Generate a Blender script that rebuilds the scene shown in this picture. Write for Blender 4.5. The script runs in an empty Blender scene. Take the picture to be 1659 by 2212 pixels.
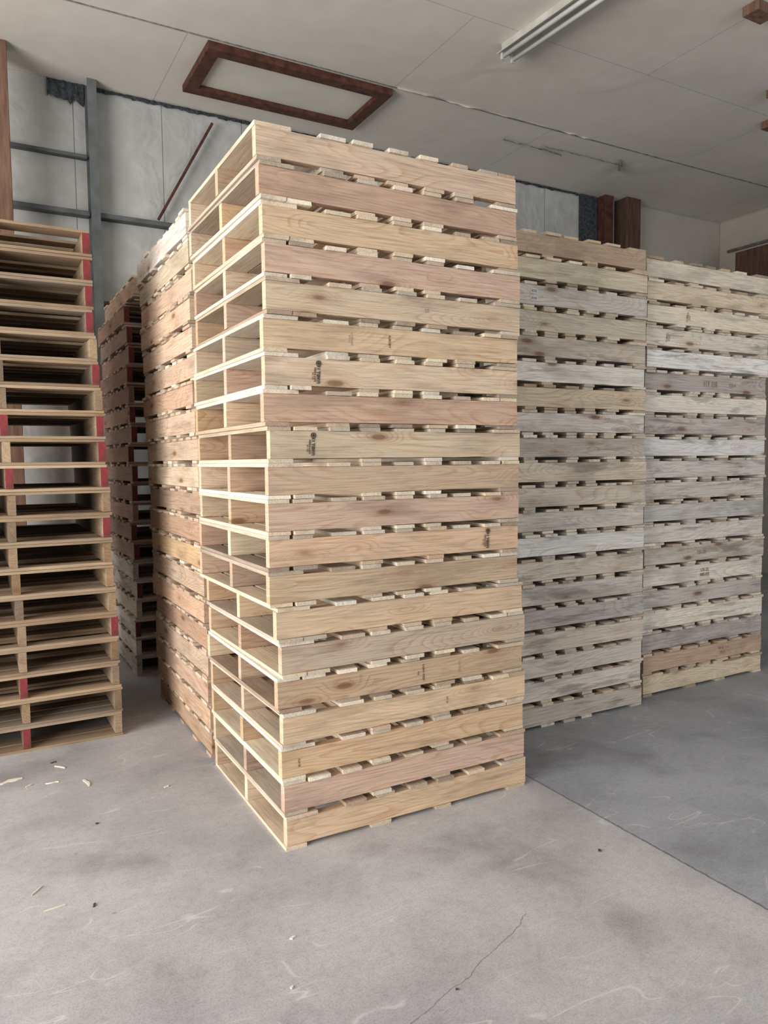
import bpy, math, random
from mathutils import Vector, Matrix
random.seed(7)
sc = bpy.context.scene
COL = sc.collection
try:
    sc.view_settings.view_transform = 'Standard'
    sc.view_settings.look = 'None'
except Exception: pass

L, W, P = 1.22, 0.99, 0.1415
TH = 0.0160          # deck board thickness
SH = P - 2*TH - 0.0006
SW = 0.038

# ------------------------------------------------------------------ node helpers
def new_mat(name, rough=0.8):
    m = bpy.data.materials.new(name); m.use_nodes = True
    nt = m.node_tree; b = nt.nodes['Principled BSDF']
    b.inputs['Roughness'].default_value = rough
    b.inputs['Specular IOR Level'].default_value = 0.2
    return m, nt, b
def nd(nt, t, **k):
    n = nt.nodes.new(t)
    for a, v in k.items(): setattr(n, a, v)
    return n
def setin(nt, sock, v):
    if isinstance(v, bpy.types.NodeSocket): nt.links.new(v, sock)
    elif v is not None: sock.default_value = v
def math_(nt, op, a, b=None, c=None, clamp=False):
    n = nd(nt, 'ShaderNodeMath', operation=op, use_clamp=clamp)
    setin(nt, n.inputs[0], a); setin(nt, n.inputs[1], b)
    if c is not None: setin(nt, n.inputs[2], c)
    return n.outputs[0]
def ramp(nt, fac, stops, interp='LINEAR'):
    n = nd(nt, 'ShaderNodeValToRGB'); cr = n.color_ramp; cr.interpolation = interp
    while len(cr.elements) < len(stops): cr.elements.new(0.5)
    for e, (p, c) in zip(cr.elements, stops):
        e.position = p; e.color = (c[0], c[1], c[2], 1) if isinstance(c, (tuple, list)) else (c, c, c, 1)
    setin(nt, n.inputs[0], fac); return n.outputs[0]
def mix(nt, fac, a, b, mode='MIX'):
    n = nd(nt, 'ShaderNodeMix', data_type='RGBA', blend_type=mode)
    setin(nt, n.inputs[0], fac)
    for s, v in ((n.inputs[6], a), (n.inputs[7], b)):
        if isinstance(v, tuple) and len(v) == 3: v = (*v, 1)
        setin(nt, s, v)
    return n.outputs[2]
def noise(nt, vec, scale, detail=3, dist=0.0, rough=0.5):
    n = nd(nt, 'ShaderNodeTexNoise'); setin(nt, n.inputs['Vector'], vec)
    n.inputs['Scale'].default_value = scale; n.inputs['Detail'].default_value = detail
    n.inputs['Distortion'].default_value = dist; n.inputs['Roughness'].default_value = rough
    return n.outputs['Fac']
def vmul(nt, vec, s):
    n = nd(nt, 'ShaderNodeVectorMath', operation='MULTIPLY'); setin(nt, n.inputs[0], vec); n.inputs[1].default_value = s
    return n.outputs[0]
def bump(nt, b, h, strength=0.3, dist=0.01):
    n = nd(nt, 'ShaderNodeBump'); n.inputs['Strength'].default_value = strength; n.inputs['Distance'].default_value = dist
    setin(nt, n.inputs['Height'], h); nt.links.new(n.outputs[0], b.inputs['Normal'])

def wood(name, tones, axis='X', island=False, knots=True, grime=0.3, stain=0.0):
    m, nt, b = new_mat(name, 0.8)
    tc = nd(nt, 'ShaderNodeTexCoord'); oi = nd(nt, 'ShaderNodeObjectInfo')
    rnd = oi.outputs['Random']
    if island:
        g = nd(nt, 'ShaderNodeNewGeometry')
        rnd = math_(nt, 'FRACT', math_(nt, 'ADD', rnd, g.outputs['Random Per Island']))
    off = nd(nt, 'ShaderNodeCombineXYZ')
    for i, k in enumerate((37., 53., 71.)): setin(nt, off.inputs[i], math_(nt, 'MULTIPLY', rnd, k))
    add = nd(nt, 'ShaderNodeVectorMath', operation='ADD')
    nt.links.new(tc.outputs['Object'], add.inputs[0]); nt.links.new(off.outputs[0], add.inputs[1])
    v = add.outputs[0]
    X = axis == 'X'
    ax = (lambda a, c: (a, c, c)) if X else (lambda a, c: (c, a, c))
    r2 = math_(nt, 'FRACT', math_(nt, 'MULTIPLY', rnd, 17.31))
    n = len(tones)
    base = ramp(nt, rnd, [(i/(n-1), t) for i, t in enumerate(tones)])
    fine = noise(nt, vmul(nt, v, ax(5.0, 170)), 1.0, 3, 0, 0.65)
    big = noise(nt, vmul(nt, v, ax(1.3, 4.5)), 1.6, 4, 0, 0.6)
    if knots:
        # knots run through the thickness of the plank, rings bend around them
        vo = nd(nt, 'ShaderNodeTexVoronoi'); setin(nt, vo.inputs['Vector'], vmul(nt, v, (3.2, 1.0, 10.0))); vo.inputs['Scale'].default_value = 1.0
        vd = vo.outputs['Distance']
        sep = nd(nt, 'ShaderNodeSeparateColor'); nt.links.new(vo.outputs['Color'], sep.inputs[0])
        sel = math_(nt, 'GREATER_THAN', sep.outputs[0], 0.42)
        kd = math_(nt, 'MULTIPLY', ramp(nt, vd, [(0.0, 1.0), (0.18, 0.5), (0.45, 0.0)]), sel)
        n1 = noise(nt, vmul(nt, v, (0.75, 1.5, 5.5)), 1.0, 1, 0.1)
        n1 = math_(nt, 'MULTIPLY_ADD', kd, 0.16, n1)
        n1 = math_(nt, 'MULTIPLY_ADD', fine, 0.006, n1)
        rings = math_(nt, 'FRACT', math_(nt, 'MULTIPLY', n1, 32.0))
        rings = ramp(nt, rings, [(0.0, 0.0), (0.55, 0.12), (0.88, 1.0), (1.0, 0.0)])
        ramt = math_(nt, 'MULTIPLY', math_(nt, 'MULTIPLY', rings, ramp(nt, big, [(0.4, 0.25), (0.6, 1.0)])), 0.5)
        base = mix(nt, ramt, base, (0.68, 0.43, 0.27), 'MULTIPLY')
    c = mix(nt, 0.75, base, ramp(nt, fine, [(0.30, 0.58), (0.5, 0.96), (0.7, 1.14)]), 'MULTIPLY')
    c = mix(nt, 1.0, c, ramp(nt, r2, [(0, 0.76), (1, 1.12)]), 'MULTIPLY')
    c = mix(nt, grime, c, ramp(nt, big, [(0.34, (0.42, 0.36, 0.33)), (0.48, (0.95, 0.93, 0.92)), (0.7, (1.08, 1.06, 1.04))]), 'MULTIPLY')
    if stain:
        s = noise(nt, vmul(nt, v, ax(1.8, 13)), 1.0, 4, 0.3, 0.7)
        s = ramp(nt, s, [(0.55, 0.0), (0.63, 0.7), (0.72, 1.0)])
        c = mix(nt, math_(nt, 'MULTIPLY', s, stain), c, (0.15, 0.125, 0.115))
    if knots:
        k = ramp(nt, vd, [(0.0, 1.0), (0.10, 0.9), (0.14, 0.3), (0.22, 0.0)])
        c = mix(nt, math_(nt, 'MULTIPLY', k, math_(nt, 'MULTIPLY', sel, 0.75)), c, (0.17, 0.075, 0.035))
        c = mix(nt, math_(nt, 'MULTIPLY', kd, 0.35), c, (0.55, 0.30, 0.16), 'MULTIPLY')
    nt.links.new(c, b.inputs['Base Color'])
    return m

fresh = [(0.64, 0.465, 0.31), (0.76, 0.61, 0.42), (0.57, 0.395, 0.30), (0.70, 0.50, 0.29), (0.62, 0.44, 0.34), (0.80, 0.67, 0.48), (0.59, 0.41, 0.32), (0.68, 0.50, 0.33), (0.68, 0.56, 0.43)]
tan = [(0.78, 0.66, 0.48), (0.86, 0.77, 0.60), (0.68, 0.55, 0.39), (0.86, 0.79, 0.66), (0.72, 0.57, 0.38), (0.82, 0.74, 0.61)]
orange = [(0.56, 0.39, 0.26), (0.62, 0.44, 0.30), (0.50, 0.33, 0.23), (0.64, 0.50, 0.37), (0.53, 0.37, 0.27)]
grey = [(0.80, 0.75, 0.66), (0.90, 0.87, 0.80), (0.64, 0.57, 0.50), (0.90, 0.84, 0.73), (0.84, 0.81, 0.77), (0.74, 0.63, 0.50), (0.80, 0.76, 0.69)]
cool = [(0.80, 0.77, 0.72), (0.92, 0.91, 0.88), (0.58, 0.51, 0.47), (0.88, 0.84, 0.78), (0.86, 0.85, 0.84), (0.58, 0.49, 0.43), (0.86, 0.82, 0.74)]
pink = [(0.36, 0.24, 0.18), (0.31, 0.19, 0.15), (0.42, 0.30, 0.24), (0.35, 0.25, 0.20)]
yellow = [(0.28, 0.195, 0.12), (0.36, 0.255, 0.155), (0.24, 0.17, 0.11), (0.40, 0.305, 0.20), (0.19, 0.145, 0.11)]
decky = [(0.80, 0.66, 0.48), (0.48, 0.35, 0.25), (0.90, 0.80, 0.64), (0.34, 0.26, 0.20), (0.84, 0.72, 0.54), (0.56, 0.40, 0.28), (0.92, 0.85, 0.72)]
def towards(t, s, k=.5): return [tuple((1-k)*a+k*b for a, b in zip(x, y)) for x, y in zip(t, (s*8)[:len(t)])]
STY = {}
for nm, t, dk, stn in (('fresh', fresh, decky, .14), ('tan', tan, decky, .32), ('orange', orange, towards(decky, orange), .2), ('grey', grey, towards(decky, grey, .35), .6),
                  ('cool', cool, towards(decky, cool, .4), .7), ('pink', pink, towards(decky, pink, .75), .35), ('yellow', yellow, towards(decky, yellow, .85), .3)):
    STY[nm] = (wood('pine_stringer_' + nm, t, 'X', stain=stn, grime=.5 if nm in ('grey', 'cool') else .4), wood('pine_deck_' + nm, dk, 'Y', True, False, 0.35, stain=stn*.7))

def plain_noise(name, c1, c2, scale=8, rough=0.6, metal=0, bmp=0.0, stretch=None):
    m, nt, b = new_mat(name, rough); b.inputs['Metallic'].default_value = metal
    tc = nd(nt, 'ShaderNodeTexCoord'); v = tc.outputs['Object']
    if stretch: v = vmul(nt, v, stretch)
    n = noise(nt, v, scale, 4)
    nt.links.new(ramp(nt, n, [(0.3, c1), (0.7, c2)]), b.inputs['Base Color'])
    if bmp: bump(nt, b, n, bmp, 0.01)
    return m
M_red = plain_noise('red_end_paint', (0.12, 0.04, 0.035), (0.28, 0.04, 0.05), 35, 0.85)
M_reddark = plain_noise('dark_red_end_paint', (0.11, 0.035, 0.03), (0.21, 0.05, 0.05), 35, 0.85)
M_ink = plain_noise('black_stamp_ink', (0.05, 0.04, 0.03), (0.16, 0.12, 0.09), 110, 0.9)
M_inklight = plain_noise('faded_stamp_ink', (0.28, 0.21, 0.16), (0.42, 0.33, 0.25), 60, 0.9)
M_steel = plain_noise('dull_grey_steel', (0.085, 0.095, 0.095), (0.155, 0.17, 0.17), 6, 0.6, 0.0)
M_brown = plain_noise('dark_red_brown_timber', (0.055, 0.022, 0.015), (0.13, 0.055, 0.038), 5, 0.6, 0, 0.2, (3, 3, 3))
M_brown2 = plain_noise('brown_timber', (0.12, 0.065, 0.045), (0.25, 0.145, 0.10), 4, 0.7, 0, 0.2, (8, 8, 1))
M_brown3 = plain_noise('dull_brown_timber', (0.07, 0.04, 0.03), (0.15, 0.085, 0.06), 4, 0.7, 0, 0.2, (8, 8, 1))
M_torn = plain_noise('dark_torn_insulation', (0.02, 0.023, 0.027), (0.08, 0.09, 0.10), 30, 0.8, 0, 0.6)
M_white = plain_noise('dusty_enamel', (0.46, 0.45, 0.40), (0.62, 0.61, 0.56), 9, 0.5)
M_tube = plain_noise('fluorescent_glass', (0.62, 0.64, 0.61), (0.74, 0.76, 0.73), 5, 0.25)
M_metal = plain_noise('galvanised_pipe', (0.25, 0.25, 0.24), (0.4, 0.4, 0.38), 12, 0.5, 0.5)
M_chip = plain_noise('pale_wood_splinter', (0.70, 0.61, 0.49), (0.86, 0.79, 0.68), 25, 0.8)
M_dark = plain_noise('dark_debris', (0.05, 0.04, 0.03), (0.13, 0.10, 0.08), 30, 0.9)
M_paper = plain_noise('white_paper', (0.7, 0.7, 0.7), (0.8, 0.8, 0.8), 10, 0.7)
M_crack = plain_noise('grimy_tape_seam_shadow', (0.12, 0.11, 0.10), (0.38, 0.36, 0.33), 25, 0.9)

# ------------------------------------------------------------------ mesh helpers
def boxes_mesh(name, boxes, mats, bevel=0.0, wob=0.0):
    """boxes: (x0,x1,y0,y1,z0,z1[,rotz[,matindex]])"""
    vs, fs, mi = [], [], []
    for bx in boxes:
        x0, x1, y0, y1, z0, z1 = bx[:6]; rz = bx[6] if len(bx) > 6 else 0; k = bx[7] if len(bx) > 7 else 0
        cx, cy = (x0+x1)/2, (y0+y1)/2; n = len(vs)
        for z in (z0, z1):
            for x, y in ((x0, y0), (x1, y0), (x1, y1), (x0, y1)):
                dx, dy = x-cx, y-cy
                vs.append((cx+dx*math.cos(rz)-dy*math.sin(rz)+random.uniform(-wob, wob), cy+dx*math.sin(rz)+dy*math.cos(rz), z))
        for f in ((3, 2, 1, 0), (4, 5, 6, 7), (0, 1, 5, 4), (1, 2, 6, 5), (2, 3, 7, 6), (3, 0, 4, 7)):
            fs.append(tuple(n+i for i in f)); mi.append(k)
    me = bpy.data.meshes.new(name); me.from_pydata(vs, [], fs)
    for p, k in zip(me.polygons, mi): p.material_index = k
    for m in mats: me.materials.append(m)
    if bevel:
        import bmesh
        bm = bmesh.new(); bm.from_mesh(me)
        bmesh.ops.bevel(bm, geom=bm.edges[:], offset=bevel, segments=1, affect='EDGES')
        bm.to_mesh(me); bm.free()
    me.update(); return me
def obj(name, me, loc=(0, 0, 0), rot=(0, 0, 0), parent=None, **props):
    o = bpy.data.objects.new(name, me); o.location = loc; o.rotation_euler = rot
    COL.objects.link(o)
    if parent: o.parent = parent
    for k, v in props.items(): o[k] = v
    return o

# ------------------------------------------------------------------ pallet parts
def top_layout():
    r = lambda a: random.uniform(-a, a)
    b = [(0.0, 0.092+r(.01)), (0.102+r(.002), 0.195+r(.012))]
    if random.random() < 0.45: b = [(0.0, 0.14+r(.008))]
    for s in (0.262, 0.412, 0.566, 0.722, 0.876):
        w = random.choice((0.080, 0.088, 0.098, 0.108, 0.088)); s += r(.014); b.append((s, s+w))
    if random.random() < 0.6: b += [(1.025+r(.006), 1.118), (1.128, L)]
    else: b += [(1.08+r(.01), L)]
    return b
def bot_layout():
    r = lambda a: random.uniform(-a, a)
    b = [(0.0, 0.095+r(.01))]
    if random.random() < 0.3: b.append((0.108, 0.2+r(.01)))
    for s in random.choice(((0.41, 0.57, 0.72), (0.27, 0.57, 0.88), (0.40, 0.72), (0.27, 0.42, 0.57, 0.73, 0.88))):
        w = random.choice((0.080, 0.088, 0.098)); s += r(.012); b.append((s, s+w))
    b.append((L-0.1+r(.01), L)); return b
def deck_mesh(name, layout, mat):
    bx = []
    for a, c in layout:
        j = random.uniform(-.006, .012); k = random.uniform(-.006, .012)
        bx.append((a-L/2, c-L/2, -W/2-j, W/2+k, 0.0, TH-random.uniform(0, .002), random.uniform(-.008, .008)))
    return boxes_mesh(name, bx, [mat], 0.0, 0.0014)
def stringer_mesh(name, mat, red=None):
    if red:
        e = 0.002
        bx = [(-L/2+e, L/2-e, -SW/2, SW/2, 0, SH, 0, 0), (-L/2, -L/2+e, -SW/2, SW/2, 0, SH, 0, 1), (L/2-e, L/2, -SW/2, SW/2, 0, SH, 0, 1)]
        return boxes_mesh(name, bx, [mat, red])
    N = 10; vs, fs = [], []; ph = random.uniform(0, 6); am = random.uniform(0.0005, 0.002)
    for i in range(N+1):
        x = -L/2+L*i/N; w1 = am*math.sin(ph+i*0.7); w2 = -abs(random.gauss(0, .0012)); w3 = abs(random.gauss(0, .0012))
        vs += [(x, -SW/2+w1, w3), (x, SW/2+w1, w3), (x, SW/2+w1, SH+w2), (x, -SW/2+w1, SH+w2)]
    for i in range(N):
        a = 4*i
        for k in range(4): fs.append((a+k, a+4+k, a+4+(k+1) % 4, a+(k+1) % 4))
    fs += [(0, 1, 2, 3), (4*N+3, 4*N+2, 4*N+1, 4*N)]
    me = bpy.data.meshes.new(name); me.from_pydata(vs, [], fs); me.materials.append(mat)
    import bmesh
    bm = bmesh.new(); bm.from_mesh(me); bmesh.ops.recalc_face_normals(bm, faces=bm.faces[:]); bm.to_mesh(me); bm.free()
    return me
MESH = {}
for s, (ms, md) in STY.items():
    MESH[s] = dict(st=[stringer_mesh('stringer_'+s, ms) for _ in range(5)], red=[stringer_mesh('stringer_red_'+s, ms, M_red if s == 'yellow' else M_reddark)],
                   top=[deck_mesh('top_deck_'+s, top_layout(), md) for _ in range(7)],
                   bot=[deck_mesh('bottom_deck_'+s, bot_layout(), md) for _ in range(6)])

def add_pallet(x, y, z, rz, style, label, group, red=()):
    e = bpy.data.objects.new('wood_pallet', None); e.empty_display_size = 0.2
    e.location = (x, y, z); e.rotation_euler = (0, 0, rz); COL.objects.link(e)
    e['label'] = label; e['category'] = 'pallet'; e['group'] = group
    M = MESH[style]
    obj('bottom_deck', random.choice(M['bot']), (0, 0, 0), parent=e)
    obj('top_deck', random.choice(M['top']), (0, 0, TH+SH+0.0002), parent=e)
    for i, yy in enumerate((-(W-SW)/2, 0, (W-SW)/2)):
        r = i in red
        o = obj('stringer', random.choice(M['red' if r else 'st']), (random.uniform(-.005, .005), yy, TH+0.0001), parent=e)
        if r: o['label'] = 'stringer with red painted ends'
    return e

def stack(x0, y0, style, label, group, rot90=False, offs=None, jit=0.008, styles=None, redf=None, offy=None, force=None):
    out = []
    lx, ly = (W, L) if rot90 else (L, W)
    for i in range(20):          # i=0 is the top pallet
        z = (19-i)*P
        ox = offs[i] if offs else random.uniform(-jit, jit)
        oy = random.uniform(-jit, jit) + (offy[i] if offy else 0)
        if offs: oy *= 0.6
        st = style if not styles else random.choices([style, styles], [0.8, 0.2])[0]
        if force and i in force: st = force[i]
        red = redf(i) if redf else ()
        lb = label
        if red: lb = label.replace('wooden', 'red-ended wooden')
        if i == 0: lb = lb + ', topmost'
        if i == 19: lb = lb + ', on the floor'
        out.append(add_pallet(x0+lx/2+ox, y0+ly/2+oy, z, (math.pi/2 if rot90 else 0)+random.uniform(-.004, .004), st, lb, group, red))
    return out

off_main = [-.065, -.057, -.047, -.044, -.043, -.053, -.055, -.054, -.042, -.045, -.048, -.049, -.050, -.023, -.011, -.021, -.011, -.010, -.005, 0]
main = stack(1.057, 2.74, 'fresh', 'pale pine wooden pallet in the tall foremost stack', 'pallets in the tall corner stack', offs=off_main)
s2 = stack(2.465, 3.30, 'grey', 'weathered pine wooden pallet in the middle stack', 'pallets in the middle stack',
           force={0: 'orange', 1: 'tan', 3: 'tan', 6: 'tan', 12: 'cool', 15: 'cool', 17: 'cool'})
s3 = stack(3.79, 3.39, 'cool', 'greyish weathered wooden pallet in the end stack', 'pallets in the end stack', styles='grey',
           force={18: 'orange', 0: 'tan', 1: 'tan', 2: 'tan', 3: 'grey', 19: 'tan', 6: 'grey'})
off4 = [-.058*(1-i/19)+random.uniform(-.01, .01) for i in range(20)]
s4 = stack(1.07, 3.83, 'orange', 'brownish-tan wooden pallet behind the foremost stack', 'pallets in the brown-tan stack', rot90=True, styles='fresh', offs=off4, force={0: 'grey', 1: 'tan'})
oy5 = [-.28] + [0]*19
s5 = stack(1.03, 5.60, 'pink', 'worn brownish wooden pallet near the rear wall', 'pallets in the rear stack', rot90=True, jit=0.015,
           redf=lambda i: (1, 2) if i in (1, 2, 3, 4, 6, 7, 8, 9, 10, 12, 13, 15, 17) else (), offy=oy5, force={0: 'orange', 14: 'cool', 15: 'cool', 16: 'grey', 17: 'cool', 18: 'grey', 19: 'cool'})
off6 = [-.084, -.082, -.08, -.08, -.065, -.055, -.05, -.045, -.04, -.03, -.025, -.03, -.03, -.02, -.01, -.005, -.005, -.008, 0, 0]
s6red = {0: (0,), 1: (0,), 2: (0,), 3: (0,), 5: (0,), 7: (0, 1), 9: (0, 1), 11: (0,), 15: (0,), 17: (1,), 19: (1,), 8: (0,)}
s6 = stack(-0.27, 4.43, 'yellow', 'yellowed old wooden pallet with open end showing', 'pallets in the old yellow stack', rot90=True, offs=off6,
           redf=lambda i: s6red.get(i, ()))

# ------------------------------------------------------------------ stamps (ink markings on stringers)
def text_mesh(txt, size, mat, bold):
    c = bpy.data.curves.new('stamp_text', 'FONT'); c.body = txt; c.size = size; c.align_x = 'CENTER'; c.align_y = 'CENTER'
    c.offset = size*bold
    t = bpy.data.objects.new('tmp', c); COL.objects.link(t)
    bpy.context.view_layer.update()
    me = bpy.data.meshes.new_from_object(t.evaluated_get(bpy.context.evaluated_depsgraph_get()))
    bpy.data.objects.remove(t); me.materials.clear(); me.materials.append(mat); return me
cache = {}
def stamp(p, s, txt, size, mat, rot=0, dz=0, bold=0.02):
    key = (txt, size, mat.name)
    if key not in cache: cache[key] = text_mesh(txt, size, mat, bold)
    o = obj('ink_stamp', cache[key], (s-L/2, -W/2-0.0028, TH+SH/2+dz), parent=p)
    o.rotation_euler = (Matrix.Rotation(rot, 4, 'Y') @ Matrix.Rotation(math.pi/2, 4, 'X')).to_euler()
    o['label'] = 'ink stamp lettering'
def emblem():
    vs, fs = [], []; N = 20
    for i in range(N):
        t = 2*math.pi*i/N
        for r in (.012, .0070): vs.append((r*math.cos(t), 0, r*math.sin(t)))
    for i in range(N): j = (i+1) % N; fs.append((2*i, 2*j, 2*j+1, 2*i+1))
    for (x0, x1, z0, z1) in ((-.008, .008, -.0022, .0022), (-.0022, .0022, -.008, .008)):
        n = len(vs); vs += [(x0, -.0001, z0), (x1, -.0001, z0), (x1, -.0001, z1), (x0, -.0001, z1)]; fs.append((n, n+1, n+2, n+3))
    me = bpy.data.meshes.new('emblem'); me.from_pydata(vs, [], fs); me.materials.append(M_ink); return me
EMB = emblem()
V = math.radians(-87)
def mill(p, s):
    stamp(p, s, 'U.MILL 11', 0.0165, M_ink, V, -.008, .08)
    stamp(p, s-.015, 'S-P-F S-GRN', 0.0105, M_ink, V, -.008, .05); stamp(p, s-.025, 'KD 140', 0.009, M_ink, V, -.014)
    o = obj('ink_stamp', EMB, (s+.001-L/2, -W/2-0.0028, TH+SH/2+.036), parent=p); o['label'] = 'round ink stamp emblem'
mill(main[6], 0.225); mill(main[8], 0.185); mill(main[11], 1.05)
stamp(main[5], 0.55, 'SURDRY', 0.014, M_ink, math.radians(90)); stamp(main[5], 0.37, 'L2 STAND\nHT 22', 0.011, M_inklight, math.radians(90))
stamp(main[4], 0.72, 'L2', 0.020, M_inklight)
stamp(main[15], 0.67, 'S-GRN WEST', 0.013, M_ink, math.radians(90)); stamp(main[15], 0.645, '22\n87', 0.009, M_ink); stamp(main[15], 0.86, 'L2 STAND', 0.012, M_inklight, math.radians(90))
stamp(main[16], 0.78, 'HT 22', 0.012, M_ink, math.radians(90)); stamp(main[17], 0.07, 'B2 STD', 0.011, M_ink, math.radians(-90))
stamp(s3[2], 0.38, 'U.MILL\nHT', 0.022, M_inklight, math.radians(-80)); stamp(s3[3], 0.2, 'U.MILL\nSTD', 0.022, M_inklight, math.radians(-80))
stamp(s3[5], 0.62, 'HT ESI', 0.05, M_inklight); stamp(s3[5], 0.85, 'CQ-4', 0.03, M_inklight)
stamp(s3[13], 0.55, 'US-22', 0.035, M_inklight); stamp(s3[14], 0.6, 'US-22\nMB PSI', 0.033, M_inklight); stamp(s3[18], 0.8, 'PINE 2-4\nPRFC', 0.032, M_inklight)
stk = boxes_mesh('sticker', [(-.025, .025, -.0004, .0004, -.012, .012, 0, 0)] + [(-.02+i*.006, -.017+i*.006, -.0008, .0, -.008, .008, 0, 1) for i in range(7)], [M_paper, M_ink])
for zc in (0.05, 0.09):
    obj('barcode_sticker', stk, (0.33-L/2, -W/2-0.003, zc), parent=s2[2], label='small white barcode sticker')

# ------------------------------------------------------------------ room
CZ, BY, RX, LX, FY = 4.81, 7.1, 9.3, -4.5, -6.0
def floor_mat():
    m, nt, b = new_mat('worn_concrete', 0.6); b.inputs['Specular IOR Level'].default_value = 0.35
    tc = nd(nt, 'ShaderNodeTexCoord'); v = tc.outputs['Object']
    sx = nd(nt, 'ShaderNodeSeparateXYZ'); nt.links.new(v, sx.inputs[0])
    X, Y = sx.outputs[0], sx.outputs[1]
    n1 = noise(nt, v, 1.0, 4, 0.4); n2 = noise(nt, v, 3.5, 5, 0.3, 0.58); n3 = noise(nt, v, 150, 2, 0, 0.6); n4 = noise(nt, v, 32, 4, 0, 0.7)
    c = ramp(nt, n1, [(0.34, (0.37, 0.36, 0.375)), (0.5, (0.45, 0.44, 0.45)), (0.66, (0.52, 0.505, 0.515))])
    c = mix(nt, 0.55, c, ramp(nt, n2, [(0.32, 0.74), (0.5, 0.97), (0.68, 1.08)]), 'MULTIPLY')
    c = mix(nt, 0.45, c, ramp(nt, n4, [(0.32, 0.74), (0.5, 0.98), (0.68, 1.10)]), 'MULTIPLY')
    c = mix(nt, 0.55, c, ramp(nt, n3, [(0.32, 0.68), (0.5, 1.0), (0.68, 1.15)]), 'MULTIPLY')
    slab = math_(nt, 'GREATER_THAN', X, 2.355)
    c = mix(nt, slab, c, (0.76, 0.80, 0.85), 'MULTIPLY')
    st = ramp(nt, noise(nt, v, 1.9, 3, 0.2), [(0.56, 0.0), (0.70, 1.0)])
    c = mix(nt, math_(nt, 'MULTIPLY', st, 0.55), c, (0.50, 0.47, 0.47), 'MULTIPLY')
    for sc_, rot, off in ((2.6, 0.6, 0), (2.2, 2.0, 5)):
        mp = nd(nt, 'ShaderNodeMapping'); setin(nt, mp.inputs[0], v); mp.inputs['Rotation'].default_value = (0, 0, rot); mp.inputs['Scale'].default_value = (0.6, sc_, 1); mp.inputs['Location'].default_value = (off, off, 0)
        s = noise(nt, mp.outputs[0], 1.4, 2, 0.6)
        line = ramp(nt, s, [(0.497, 0.0), (0.5, 1.0), (0.503, 0.0)])
        msk = ramp(nt, n2, [(0.48, 0.0), (0.56, 1.0)])
        c = mix(nt, math_(nt, 'MULTIPLY', math_(nt, 'MULTIPLY', line, msk), 0.5), c, (0.68, 0.66, 0.65))
    vo = nd(nt, 'ShaderNodeTexVoronoi'); setin(nt, vo.inputs['Vector'], v); vo.inputs['Scale'].default_value = 3.5
    sp = ramp(nt, vo.outputs['Distance'], [(0.0, 1.0), (0.02, 0.8), (0.04, 0.0)])
    c = mix(nt, math_(nt, 'MULTIPLY', sp, 0.5), c, (0.15, 0.13, 0.12))
    wob = math_(nt, 'MULTIPLY_ADD', n4, 0.02, -0.01)
    jd = math_(nt, 'ABSOLUTE', math_(nt, 'SUBTRACT', math_(nt, 'ADD', X, wob), 2.355))
    j = ramp(nt, math_(nt, 'MULTIPLY', jd, 40), [(0.10, 1.0), (0.26, 0.0)])
    c = mix(nt, math_(nt, 'MULTIPLY', j, 0.75), c, (0.08, 0.075, 0.07))
    ax, ay, bx_, by_ = 1.64, 1.93, 0.8, 1.62
    dx, dy = bx_-ax, by_-ay; ln = math.hypot(dx, dy); nx, ny = -dy/ln, dx/ln
    w2 = math_(nt, 'MULTIPLY_ADD', n2, 0.10, -0.05)
    dd = math_(nt, 'ADD', math_(nt, 'ADD', math_(nt, 'MULTIPLY', X, nx), math_(nt, 'MULTIPLY', Y, ny)), -(ax*nx+ay*ny))
    dd = math_(nt, 'ABSOLUTE', math_(nt, 'ADD', dd, w2))
    k = math_(nt, 'MULTIPLY', ramp(nt, math_(nt, 'MULTIPLY', dd, 100), [(0.10, 1.0), (0.28, 0.0)]), math_(nt, 'LESS_THAN', X, 1.62))
    c = mix(nt, math_(nt, 'MULTIPLY', k, 0.6), c, (0.12, 0.11, 0.1))
    nt.links.new(c, b.inputs['Base Color'])
    bump(nt, b, n4, 0.1, 0.006)
    return m
def sheet_mat(name, col, joint, sx_, sy_, oy=0, axis='XY', bmp=0.25, dirt=0.25, bs=0.8):
    m, nt, b = new_mat(name, 0.8)
    tc = nd(nt, 'ShaderNodeTexCoord'); v = tc.outputs['Object']
    mp = nd(nt, 'ShaderNodeMapping'); setin(nt, mp.inputs[0], v)
    if axis == 'XZ': mp.inputs['Rotation'].default_value = (-math.pi/2, 0, 0)
    mp.inputs['Location'].default_value = (0.2, oy, 0)
    br = nd(nt, 'ShaderNodeTexBrick'); setin(nt, br.inputs['Vector'], mp.outputs[0]); br.offset = 0.5
    br.inputs['Scale'].default_value = 1; br.inputs['Brick Width'].default_value = sx_; br.inputs['Row Height'].default_value = sy_
    br.inputs['Mortar Size'].default_value = 0.005; br.inputs['Mortar Smooth'].default_value = 0.6
    n1 = noise(nt, v, 0.8, 5); n2 = noise(nt, v, 6, 4); n5 = noise(nt, v, bs*1.5, 3, 0.5, 0.45)
    c = mix(nt, dirt, (*col,), ramp(nt, n1, [(0.3, 0.6), (0.7, 1.1)]), 'MULTIPLY')
    c = mix(nt, dirt*0.8, c, ramp(nt, n2, [(0.3, (0.66, 0.62, 0.55)), (0.7, (1.05, 1.05, 1.05))]), 'MULTIPLY')
    c = mix(nt, math_(nt, 'MULTIPLY', br.outputs['Fac'], joint), c, (0.12, 0.11, 0.10))
    nt.links.new(c, b.inputs['Base Color'])
    bump(nt, b, n5, bmp, 0.08)
    return m
M_floor = floor_mat()
M_ceil = sheet_mat('painted_ceiling_board', (0.76, 0.72, 0.655), 0.4, 3.6, 1.2, -5.88+4.8, 'XY', 0.25, 0.15)
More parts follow.
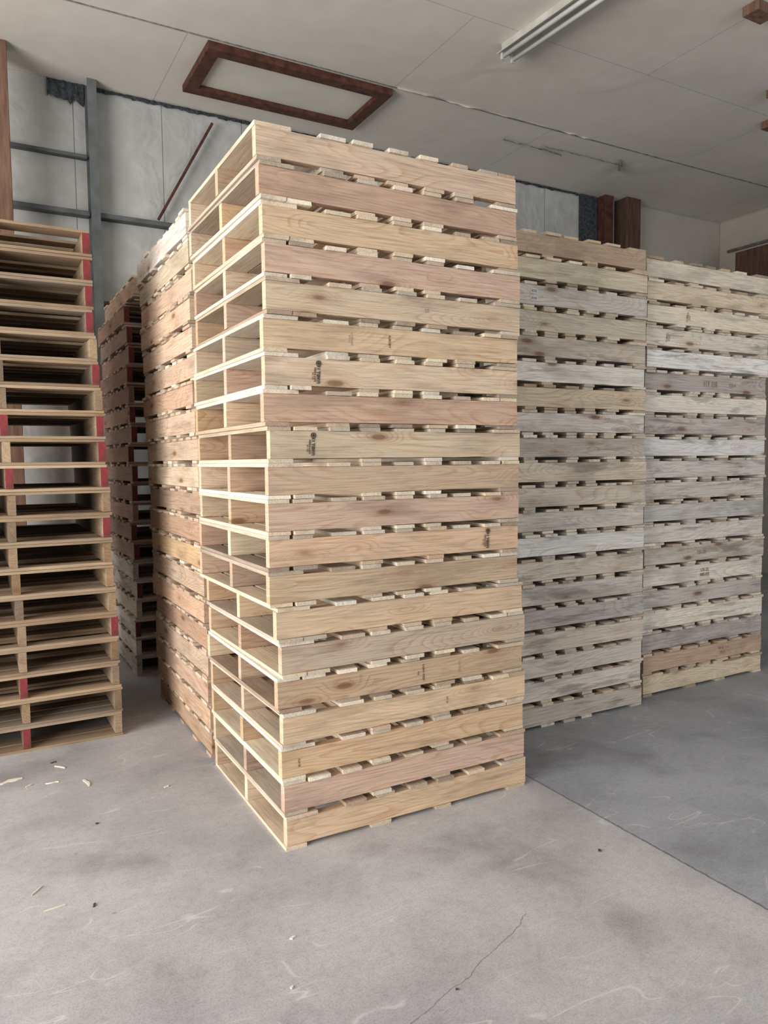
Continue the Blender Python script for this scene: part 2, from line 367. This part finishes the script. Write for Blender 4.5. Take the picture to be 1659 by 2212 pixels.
M_ins = sheet_mat('white_insulation_facing', (0.56, 0.56, 0.545), 0.8, 0.75, 5.0, 0, 'XZ', 0.6, 0.45, 2.2)
M_wall = sheet_mat('cream_wall_board', (0.54, 0.50, 0.44), 0.4, 2.4, 1.2, 0, 'XZ', 0.1)
def room_box(name, bx, mat, **k):
    return obj(name, boxes_mesh(name, [bx], [mat]), kind='structure', **k)
room_box('floor', (LX-6, RX+.2, FY-4, BY+.2, -0.1, 0), M_floor)
room_box('ceiling', (LX, RX, FY, BY, CZ, CZ+0.1), M_ceil)
room_box('wall_back', (LX, RX, BY, BY+0.12, 0, CZ), M_ins)
room_box('wall_right', (RX, RX+0.12, FY, BY, 0, CZ), M_wall)
D0, D1, DH = -1.5, 4.0, 3.6
obj('wall_left', boxes_mesh('wall_left', [(LX-.12, LX, FY, D0, 0, CZ), (LX-.12, LX, D1, BY, 0, CZ), (LX-.12, LX, D0, D1, DH, CZ)], [M_wall]), kind='structure')
obj('trim_1', boxes_mesh('trim_1', [(LX-.02, LX+.03, D0-.1, D0, 0, DH+.1), (LX-.02, LX+.03, D1, D1+.1, 0, DH+.1), (LX-.02, LX+.03, D0, D1, DH, DH+.1)], [M_steel]), kind='structure')
obj('seam_shadow_strip', boxes_mesh('seam_shadow_strip', [(LX, RX, 5.855, 5.867, CZ-0.004, CZ-0.0005)], [M_crack]), kind='structure')  # thin dark strip paints the shadow of the ceiling seam edge

# ceiling hatch
hx0, hx1, hy0, hy1 = 1.76, 3.40, 5.89, 6.68
hatch = bpy.data.objects.new('ceiling_hatch', None); hatch.location = ((hx0+hx1)/2, (hy0+hy1)/2, CZ); COL.objects.link(hatch)
hatch['label'] = 'rectangular ceiling hatch framed in dark red-brown timber'; hatch['category'] = 'hatch'
a, c_ = (hx1-hx0)/2, (hy1-hy0)/2; fw = 0.11
obj('hatch_frame', boxes_mesh('hatch_frame', [(-a, a, -c_, -c_+fw, -.06, -.001), (-a, a, c_-fw, c_, -.06, -.001), (-a, -a+fw, -c_+fw, c_-fw, -.06, -.001), (a-fw, a, -c_+fw, c_-fw, -.06, -.001)], [M_brown], 0.004), parent=hatch)
M_panel = plain_noise('hatch_panel_paint', (0.68, 0.65, 0.57), (0.76, 0.73, 0.65), 3, 0.7)
obj('hatch_panel', boxes_mesh('hatch_panel', [(-a+fw, a-fw, -c_+fw, c_-fw, -.02, -.001)], [M_panel]), parent=hatch)

# fluorescent fixture
def cyl(name, r, length, mat, seg=16):
    vs, fs = [], []
    for k in (0, 1):
        for i in range(seg):
            t = 2*math.pi*i/seg; vs.append((r*math.cos(t), (k-.5)*length, r*math.sin(t)))
    for i in range(seg): j = (i+1) % seg; fs.append((i, j, seg+j, seg+i))
    fs += [tuple(range(seg))[::-1], tuple(range(seg, 2*seg))]
    me = bpy.data.meshes.new(name); me.from_pydata(vs, [], fs); me.materials.append(mat)
    for p in me.polygons[:seg]: p.use_smooth = True
    return me
lamp = bpy.data.objects.new('fluorescent_light', None); lamp.location = (3.91, 3.66, CZ); lamp.rotation_euler = (0, 0, 0.05); COL.objects.link(lamp)
lamp['label'] = 'unlit twin-tube fluorescent batten on the ceiling'; lamp['category'] = 'light fixture'
LL = 2.44
prof = [(-.05, 0), (-.05, -.05), (-.10, -.085), (-.095, -.09), (-.04, -.07), (.04, -.07), (.095, -.09), (.10, -.085), (.05, -.05), (.05, 0)]
vs = [(x, -LL/2, z-.001) for x, z in prof] + [(x, LL/2, z-.001) for x, z in prof]; n = len(prof)
fs = [(i, (i+1) % n, n+(i+1) % n, n+i) for i in range(n)] + [tuple(range(n))[::-1], tuple(range(n, 2*n))]
me = bpy.data.meshes.new('lamp_housing'); me.from_pydata(vs, [], fs); me.materials.append(M_white)
obj('lamp_housing', me, parent=lamp)
tb = cyl('tube', 0.017, LL-0.06, M_tube)
for x in (-.05, .05): obj('fluorescent_tube', tb, (x, 0, -.105), parent=lamp)
hb = boxes_mesh('lamp_holder', [(-.015, .015, -.012, .012, -.13, -.07)], [M_white], 0.003)
for x in (-.05, .05):
    for y in (-LL/2+.015, LL/2-.015): obj('lamp_holder', hb, (x, y, 0), parent=lamp)

# wall framing
def thing(name, bx, mat, label, cat, bevel=0.004, **k):
    return obj(name, boxes_mesh(name, bx if isinstance(bx, list) else [bx], [mat], bevel), label=label, category=cat, **k)
thing('steel_column', [(1.02, 1.095, 6.93, 6.94, 0, CZ), (1.02, 1.095, 7.08, 7.1, 0, CZ), (1.052, 1.064, 6.94, 7.08, 0, CZ)], M_steel, 'dull grey steel column against insulated rear wall', 'column', 0)
thing('steel_girt', (-0.6, 1.02, 7.03, 7.1, 4.18, 4.21), M_steel, 'short steel wall girt meeting the column', 'beam')
thing('steel_girt', [(-0.6, 1.02, 7.0, 7.1, 3.69, 3.73), (1.095, 2.7, 7.0, 7.1, 3.69, 3.73)], M_steel, 'long steel wall girt across insulation panels', 'beam')
thing('steel_girt', (1.095, 2.7, 7.03, 7.1, 2.95, 2.985), M_brown2, 'rusty wall girt behind the pallet stacks', 'beam')
o = thing('diagonal_brace', (-.012, .012, -.012, .012, 0, 1.08), M_brown, 'thin red-brown diagonal wall brace', 'brace'); o.location = (1.60, 7.02, 3.745); o.rotation_euler = (0, math.atan2(.52, .95), 0)
thing('timber_post', (0.22, 0.40, 6.62, 6.80, 0, CZ-.002), M_brown2, 'brown timber post beside the rear wall', 'post')
thing('timber_post', (7.02, 7.16, 6.95, 7.09, 0, CZ-.002), M_brown, 'dark timber post against rear wall', 'post')
thing('timber_post', (7.32, 7.56, 6.88, 7.09, 0, CZ-.002), M_brown3, 'wide brown timber post beside wall board', 'post')
thing('wall_panel', (7.62, RX-.01, 7.05, 7.095, 0, CZ-.002), M_wall, 'cream wall board between post and corner', 'panel', 0)
def torn(name, x0, x1, zt, depth, y, label):
    N = int((x1-x0)/0.025); vs, fs = [], []
    for i in range(N+1):
        x = x0+(x1-x0)*i/N; d = depth*(0.65+random.random()*0.5)
        vs += [(x, y+random.uniform(-.01, .01), zt), (x, y-.01+random.uniform(-.008, .006), zt-d*0.5), (x, y+random.uniform(-.01, .01), zt-d)]
    for i in range(N):
        for k in (0, 1): q = 3*i+k; fs.append((q, q+1, q+4, q+3))
    me = bpy.data.meshes.new(name); me.from_pydata(vs, [], fs); me.materials.append(M_torn)
    return obj(name, me, label=label, category='insulation')
torn('torn_insulation', 0.72, 1.01, CZ-.002, 0.17, 7.07, 'ragged dark insulation hanging under the ceiling')
torn('torn_insulation', 1.10, 4.2, CZ-.002, 0.035, 7.08, 'long dark torn insulation strip along ceiling edge')
torn('torn_insulation', 4.3, 6.7, CZ-.002, 0.03, 7.08, 'thin dark gap strip along ceiling edge')
thing('dark_infill', (6.72, 6.98, 7.06, 7.095, 3.5, CZ-.01), M_torn, 'dark insulation gap beside timber post', 'insulation', 0)
thing('timber_ledge', (8.75, RX-.002, 3.5, 6.4, 3.75, 4.18), M_brown3, 'brown timber ledge fixed on side wall', 'ledge')
ob = obj('wall_pipe', cyl('wall_pipe', 0.02, 3.0, M_metal), (RX-.025, 5.4, 4.38), label='horizontal grey pipe along side wall', category='pipe')
for (x, y, s) in ((5.05, 3.55, .13), (6.35, 4.25, .12), (6.9, 4.7, .10)):
    thing('timber_block', (x, x+s*1.6, y, y+s, CZ-.07, CZ-.001), M_brown2, 'small orange-brown timber block on ceiling', 'block')
def flap(pts, label, mat=None):
    vs, fs = [], []
    for (x, y, h, w) in pts: vs += [(x, y, CZ-.001), (x+random.uniform(-.01, .01), y+w, CZ-h)]
    for i in range(len(pts)-1): fs.append((2*i, 2*i+1, 2*i+3, 2*i+2))
    me = bpy.data.meshes.new('peeling_tape'); me.from_pydata(vs, [], fs); me.materials.append(mat or M_ceil)
    obj('peeling_tape', me, label=label, category='ceiling tape')
flap([(3.42+i*.09, 5.85, random.uniform(.004, .022), -random.uniform(.004, .025)) for i in range(26)], 'peeling painted tape along the ceiling seam')
flap([(4.9+i*.06, 6.27+random.uniform(-.012, .012), random.uniform(.01, .04), -random.uniform(.01, .03)) for i in range(14)], 'thin cracked ceiling joint with loose tape', M_crack)
flap([(5.35+i*.05, 6.20+random.uniform(-.01, .01), random.uniform(.005, .025), -random.uniform(.008, .02)) for i in range(24)], 'long dark crack along ceiling board', M_crack)
flap([(6.35+i*.04, 6.10+i*.04, .01+.07*math.sin(i/6*math.pi), -.03) for i in range(7)], 'curled scrap of torn ceiling tape', M_crack)

# floor debris
def chip(x, y, l, w, rz, mat, label, h=0.004):
    n = 5; vs, fs = [], []
    for i in range(n):
        t = i/(n-1); ww = w*(0.55+0.6*random.random())*(1 if 0 < i < n-1 else .5); b_ = random.uniform(-w, w)*.3
        for z in (0, h): vs += [(t*l-l/2, b_-ww/2, z), (t*l-l/2, b_+ww/2, z)]
    for i in range(n-1):
        a_ = 4*i; b_ = a_+4
        fs += [(a_, a_+1, b_+1, b_), (a_+2, b_+2, b_+3, a_+3), (a_, b_, b_+2, a_+2), (a_+1, a_+3, b_+3, b_+1)]
    fs += [(0, 2, 3, 1), (b_, b_+1, b_+3, b_+2)]
    me = bpy.data.meshes.new('wood_chip'); me.from_pydata(vs, [], fs); me.materials.append(mat)
    obj('wood_chip' if mat is M_chip else 'debris', me, (x, y, 0.0005), (0, 0, rz), label=label, category='wood chip' if mat is M_chip else 'debris', group='floor debris')
pale = 'pale splintered wood chip on concrete'; dk = 'small dark fragment on concrete'
for x, y, l, w, r in ((.117, 4.05, .12, .030, 0.1), (.45, 3.84, .09, .018, 1.7), (.354, 4.116, .07, .010, -.9), (.30, 3.93, .06, .009, -.1), (.778, 3.6, .025, .012, .4), (.159, 2.94, .06, .0035, .9), (.205, 2.79, .07, .004, .1), (.869, 2.218, .020, .009, .3), (.78, 2.0, .012, .008, .8), (.2, 3.95, .04, .007, .7)):
    chip(x, y, l, w, r, M_chip, pale)
for x, y, l, w, r in ((.329, 2.738, .022, .009, 1.2), (.429, 3.374, .014, .009, 0), (2.14, 2.118, .015, .012, .3), (.33, 4.2, .03, .015, .3), (1.2, 1.75, .009, .007, 0)):
    chip(x, y, l, w, r, M_dark, dk)

# ------------------------------------------------------------------ light
def area(name, loc, target, sx_, sy_, power, col):
    l = bpy.data.lights.new(name, 'AREA'); l.shape = 'RECTANGLE'; l.size = sx_; l.size_y = sy_; l.energy = power; l.color = col
    o = bpy.data.objects.new(name, l); o.location = loc; COL.objects.link(o)
    o.rotation_euler = (Vector(target)-Vector(loc)).to_track_quat('-Z', 'Y').to_euler(); return o
area('doorway_daylight', (LX-.3, (D0+D1)/2, 1.8), (3, 1.8, 1.0), 5.5, 3.4, 760, (1.0, 0.985, 0.965))
area('rear_opening_daylight', (5.0, FY-.3, 2.4), (3.2, 3, 1.6), 4.0, 3.6, 215, (0.88, 0.95, 1.0))
w = bpy.data.worlds.new('world'); sc.world = w; w.use_nodes = True
bg = w.node_tree.nodes['Background']; bg.inputs[0].default_value = (0.84, 0.91, 1.0, 1); bg.inputs[1].default_value = 0.08

# ------------------------------------------------------------------ camera
ang = math.radians(29); th = math.radians(3.9); ro = 0.0105
F = Vector((math.sin(ang), math.cos(ang), 0)); R = Vector((math.cos(ang), -math.sin(ang), 0)); Z = Vector((0, 0, 1))
fwd = F*math.cos(th) - Z*math.sin(th); up = R.cross(fwd)
cr = R*math.cos(ro) - up*math.sin(ro); cu = R*math.sin(ro) + up*math.cos(ro)
M = Matrix((cr, cu, -fwd)).transposed().to_4x4(); M.translation = Vector((0, 0, 1.56))
cd = bpy.data.cameras.new('camera'); cam = bpy.data.objects.new('camera', cd); COL.objects.link(cam)
cam.matrix_world = M; cd.sensor_fit = 'VERTICAL'; cd.sensor_height = 36; cd.sensor_width = 27; cd.lens = 1620/2212*36
cd.clip_start = 0.05; cd.clip_end = 100
sc.camera = cam
